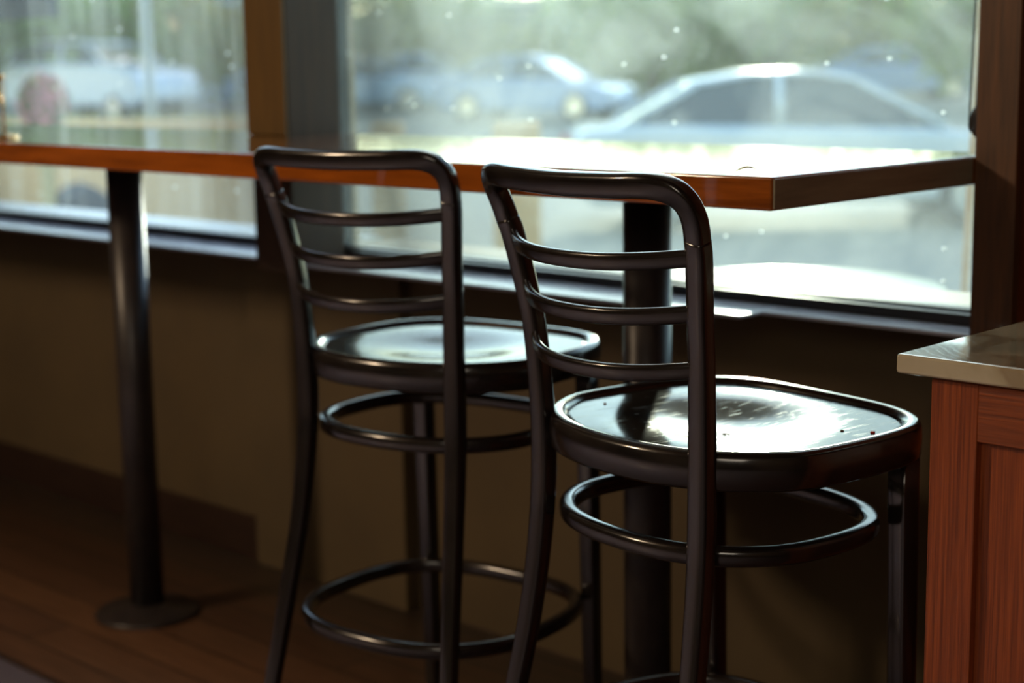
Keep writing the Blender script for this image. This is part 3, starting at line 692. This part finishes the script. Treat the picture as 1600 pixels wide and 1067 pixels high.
# trees
def crown_mesh(seed, rx, rz, n, leaf, m, zc):
    rnd = random.Random(seed); bm = bmesh.new()
    cl = [Vector((rnd.gauss(0, 0.5) * rx, rnd.gauss(0, 0.5) * rx, zc + rnd.gauss(0, 0.45) * rz)) for _ in range(16)]
    for i in range(n):
        c = rnd.choice(cl); p = c + Vector((rnd.gauss(0, 0.28) * rx, rnd.gauss(0, 0.28) * rx, rnd.gauss(0, 0.24) * rz))
        a = Vector((rnd.gauss(0, 1), rnd.gauss(0, 1), rnd.gauss(0, 1))).normalized() * leaf; b = a.orthogonal() * 0.6
        bm.faces.new([bm.verts.new(p + a), bm.verts.new(p + b), bm.verts.new(p - a), bm.verts.new(p - b)])
    me = bpy.data.meshes.new('foliage'); bm.to_mesh(me); bm.free(); me.materials.append(m); return me
def tree(x, y, h, rx, m, seed, label, n=2600, leaf=0.16, trunk_h=None):
    t = thing('tree', label, 'tree', (x, y, gz(x, y)), 0, 'trees beyond the parking lot')
    zc = h * 0.58
    f = bpy.data.objects.new('foliage', crown_mesh(seed, rx, h * 0.42, n, leaf, m, zc)); COL.objects.link(f); f.parent = t
    bm = bmesh.new(); r_ = random.Random(seed)
    sweep(bm, catmull([(0, 0, -0.1), (0.1, 0, h * 0.25), (0, 0.1, h * 0.6), (0.1, 0, h * 0.85)], 4), (0.28, 0.28), (0, 1, 0), False, 12, 2)
    for k in range(5):
        a = r_.uniform(0, 6.28); sweep(bm, [Vector((0.05, 0.03, h * 0.35)), Vector((math.cos(a) * rx * 0.5, math.sin(a) * rx * 0.5, h * r_.uniform(0.6, 0.8)))], (0.1, 0.1), (0, 0, 1), False, 8, 2)
    link('trunk', bm, BARK, t); return t
def dirpt(px, d):      # azimuth helper: bearing in degrees from -X towards +Y
    a = math.radians(px); return (1.18 - d * math.cos(a), -1.68 + d * math.sin(a))
tr = [(26.5, 46, 4.4, 3.0, LEAFG, 'dark green tree at the far left, behind the white car'),
      (30.0, 44, 4.6, 3.0, LEAFG, 'tall green tree behind the white car roof'),
      (33.2, 47, 4.2, 2.6, LEAFY, 'yellow-green tree just right of the light pole'),
      (42.5, 56, 3.8, 3.2, LEAFG, 'green tree behind the pale blue-white car'),
      (45.4, 56, 3.8, 3.2, LEAFY, 'yellow-green tree behind the silver distant car'),
      (50.6, 48, 3.9, 2.6, LEAFG, 'low green tree above the front of the silver sedan'),
      (54.4, 54, 3.5, 2.8, LEAFG, 'low green tree directly behind the sedan roof'),
      (58.0, 50, 4.5, 2.4, LEAFY, 'yellow-green tree behind the right end of the sedan'),
      (61.6, 40, 4.4, 2.2, LEAFG, 'green tree at the right edge of the right window')]
for i, (az, d, h, rx, m, lab) in enumerate(tr):
    x, y = dirpt(az, d); tree(x, y, h, rx, m, 20 + i, lab)
# hedge behind the cars
for i, (a0, a1, d, hh, lab) in enumerate([(24, 34, 54, 2.6, 'long clipped hedge behind the lot on the left'), (43, 62, 66, 2.4, 'long clipped hedge behind the lot on the right')]):
    p0, p1 = Vector((*dirpt(a0, d), 0)), Vector((*dirpt(a1, d), 0)); r_ = random.Random(i); bm = bmesh.new()
    for k in range(6000):
        t = r_.random(); p = p0.lerp(p1, t) + Vector((r_.uniform(-0.6, 0.6), r_.uniform(-0.6, 0.6), 0)); p.z = gz(p.x, p.y) + r_.uniform(0, hh)
        a = Vector((r_.gauss(0, 1), r_.gauss(0, 1), r_.gauss(0, 1))).normalized() * 0.2; b = a.orthogonal() * 0.7
        bm.faces.new([bm.verts.new(p + a), bm.verts.new(p + b), bm.verts.new(p - a), bm.verts.new(p - b)])
    tag(link('hedge', bm, LEAFG, None, False), lab, 'hedge')

# buildings
def house(name, label, x, y, rz, w, dp, hh, wallm, roof=True, bands=False):
    b = thing(name, label, 'building', (x, y, gz(x, y) - 0.1), rz)
    box('wall', (-w / 2, w / 2, -dp / 2, dp / 2, 0, hh), wallm, b, 0.02)
    if roof:
        bm = bmesh.new(); e = 0.4
        A = [bm.verts.new(p) for p in ((-w / 2 - e, -dp / 2 - e, hh), (w / 2 + e, -dp / 2 - e, hh), (w / 2 + e, 0, hh + dp * 0.3), (-w / 2 - e, 0, hh + dp * 0.3), (w / 2 + e, dp / 2 + e, hh), (-w / 2 - e, dp / 2 + e, hh))]
        bm.faces.new((A[0], A[1], A[2], A[3])); bm.faces.new((A[3], A[2], A[4], A[5])); bm.faces.new((A[0], A[3], A[5])); bm.faces.new((A[1], A[4], A[2])); bm.faces.new((A[0], A[5], A[4], A[1]))
        link('roof', bm, ROOFM, b, False)
    return b
x, y = dirpt(36.4, 60)
hb = house('house', 'pale blue sided house left of the wooden column, blurred', x, y, math.radians(44), 5.2, 5, 3.6, HOUSEW)
for k in range(3):
    bm = bmesh.new(); add_box(bm, -2.62, 2.62, -2.56, -2.5, 0.9 + k * 1.0, 1.12 + k * 1.0); link('trim_band', bm, SLATM if k % 2 else WHITEP, hb, False)
for xx_ in (-1.4, 1.2):
    bm = bmesh.new(); add_box(bm, xx_ - 0.5, xx_ + 0.5, -2.58, -2.5, 1.3, 1.8); link('window', bm, WINM, hb, False)
x, y = dirpt(47.6, 55)
hs = house('building', 'beige building with dark louvred shutters, above the sedan hood', x, y, math.radians(40), 5.0, 4, 3.2, HOUSEB, False)
for x0_, x1_ in ((-2.2, -0.6), (0.7, 2.3)):
    bm = bmesh.new(); add_box(bm, x0_, x1_, -2.06, -2.0, 1.5, 3.0); sh = link('shutter', bm, SLATM, hs, False)
    bm = bmesh.new()
    for k in range(6): add_box(bm, x0_ + 0.06, x1_ - 0.06, -2.12, -2.06, 1.58 + k * 0.23, 1.66 + k * 0.23)
    link('louvres', bm, HOUSEB, sh, False)
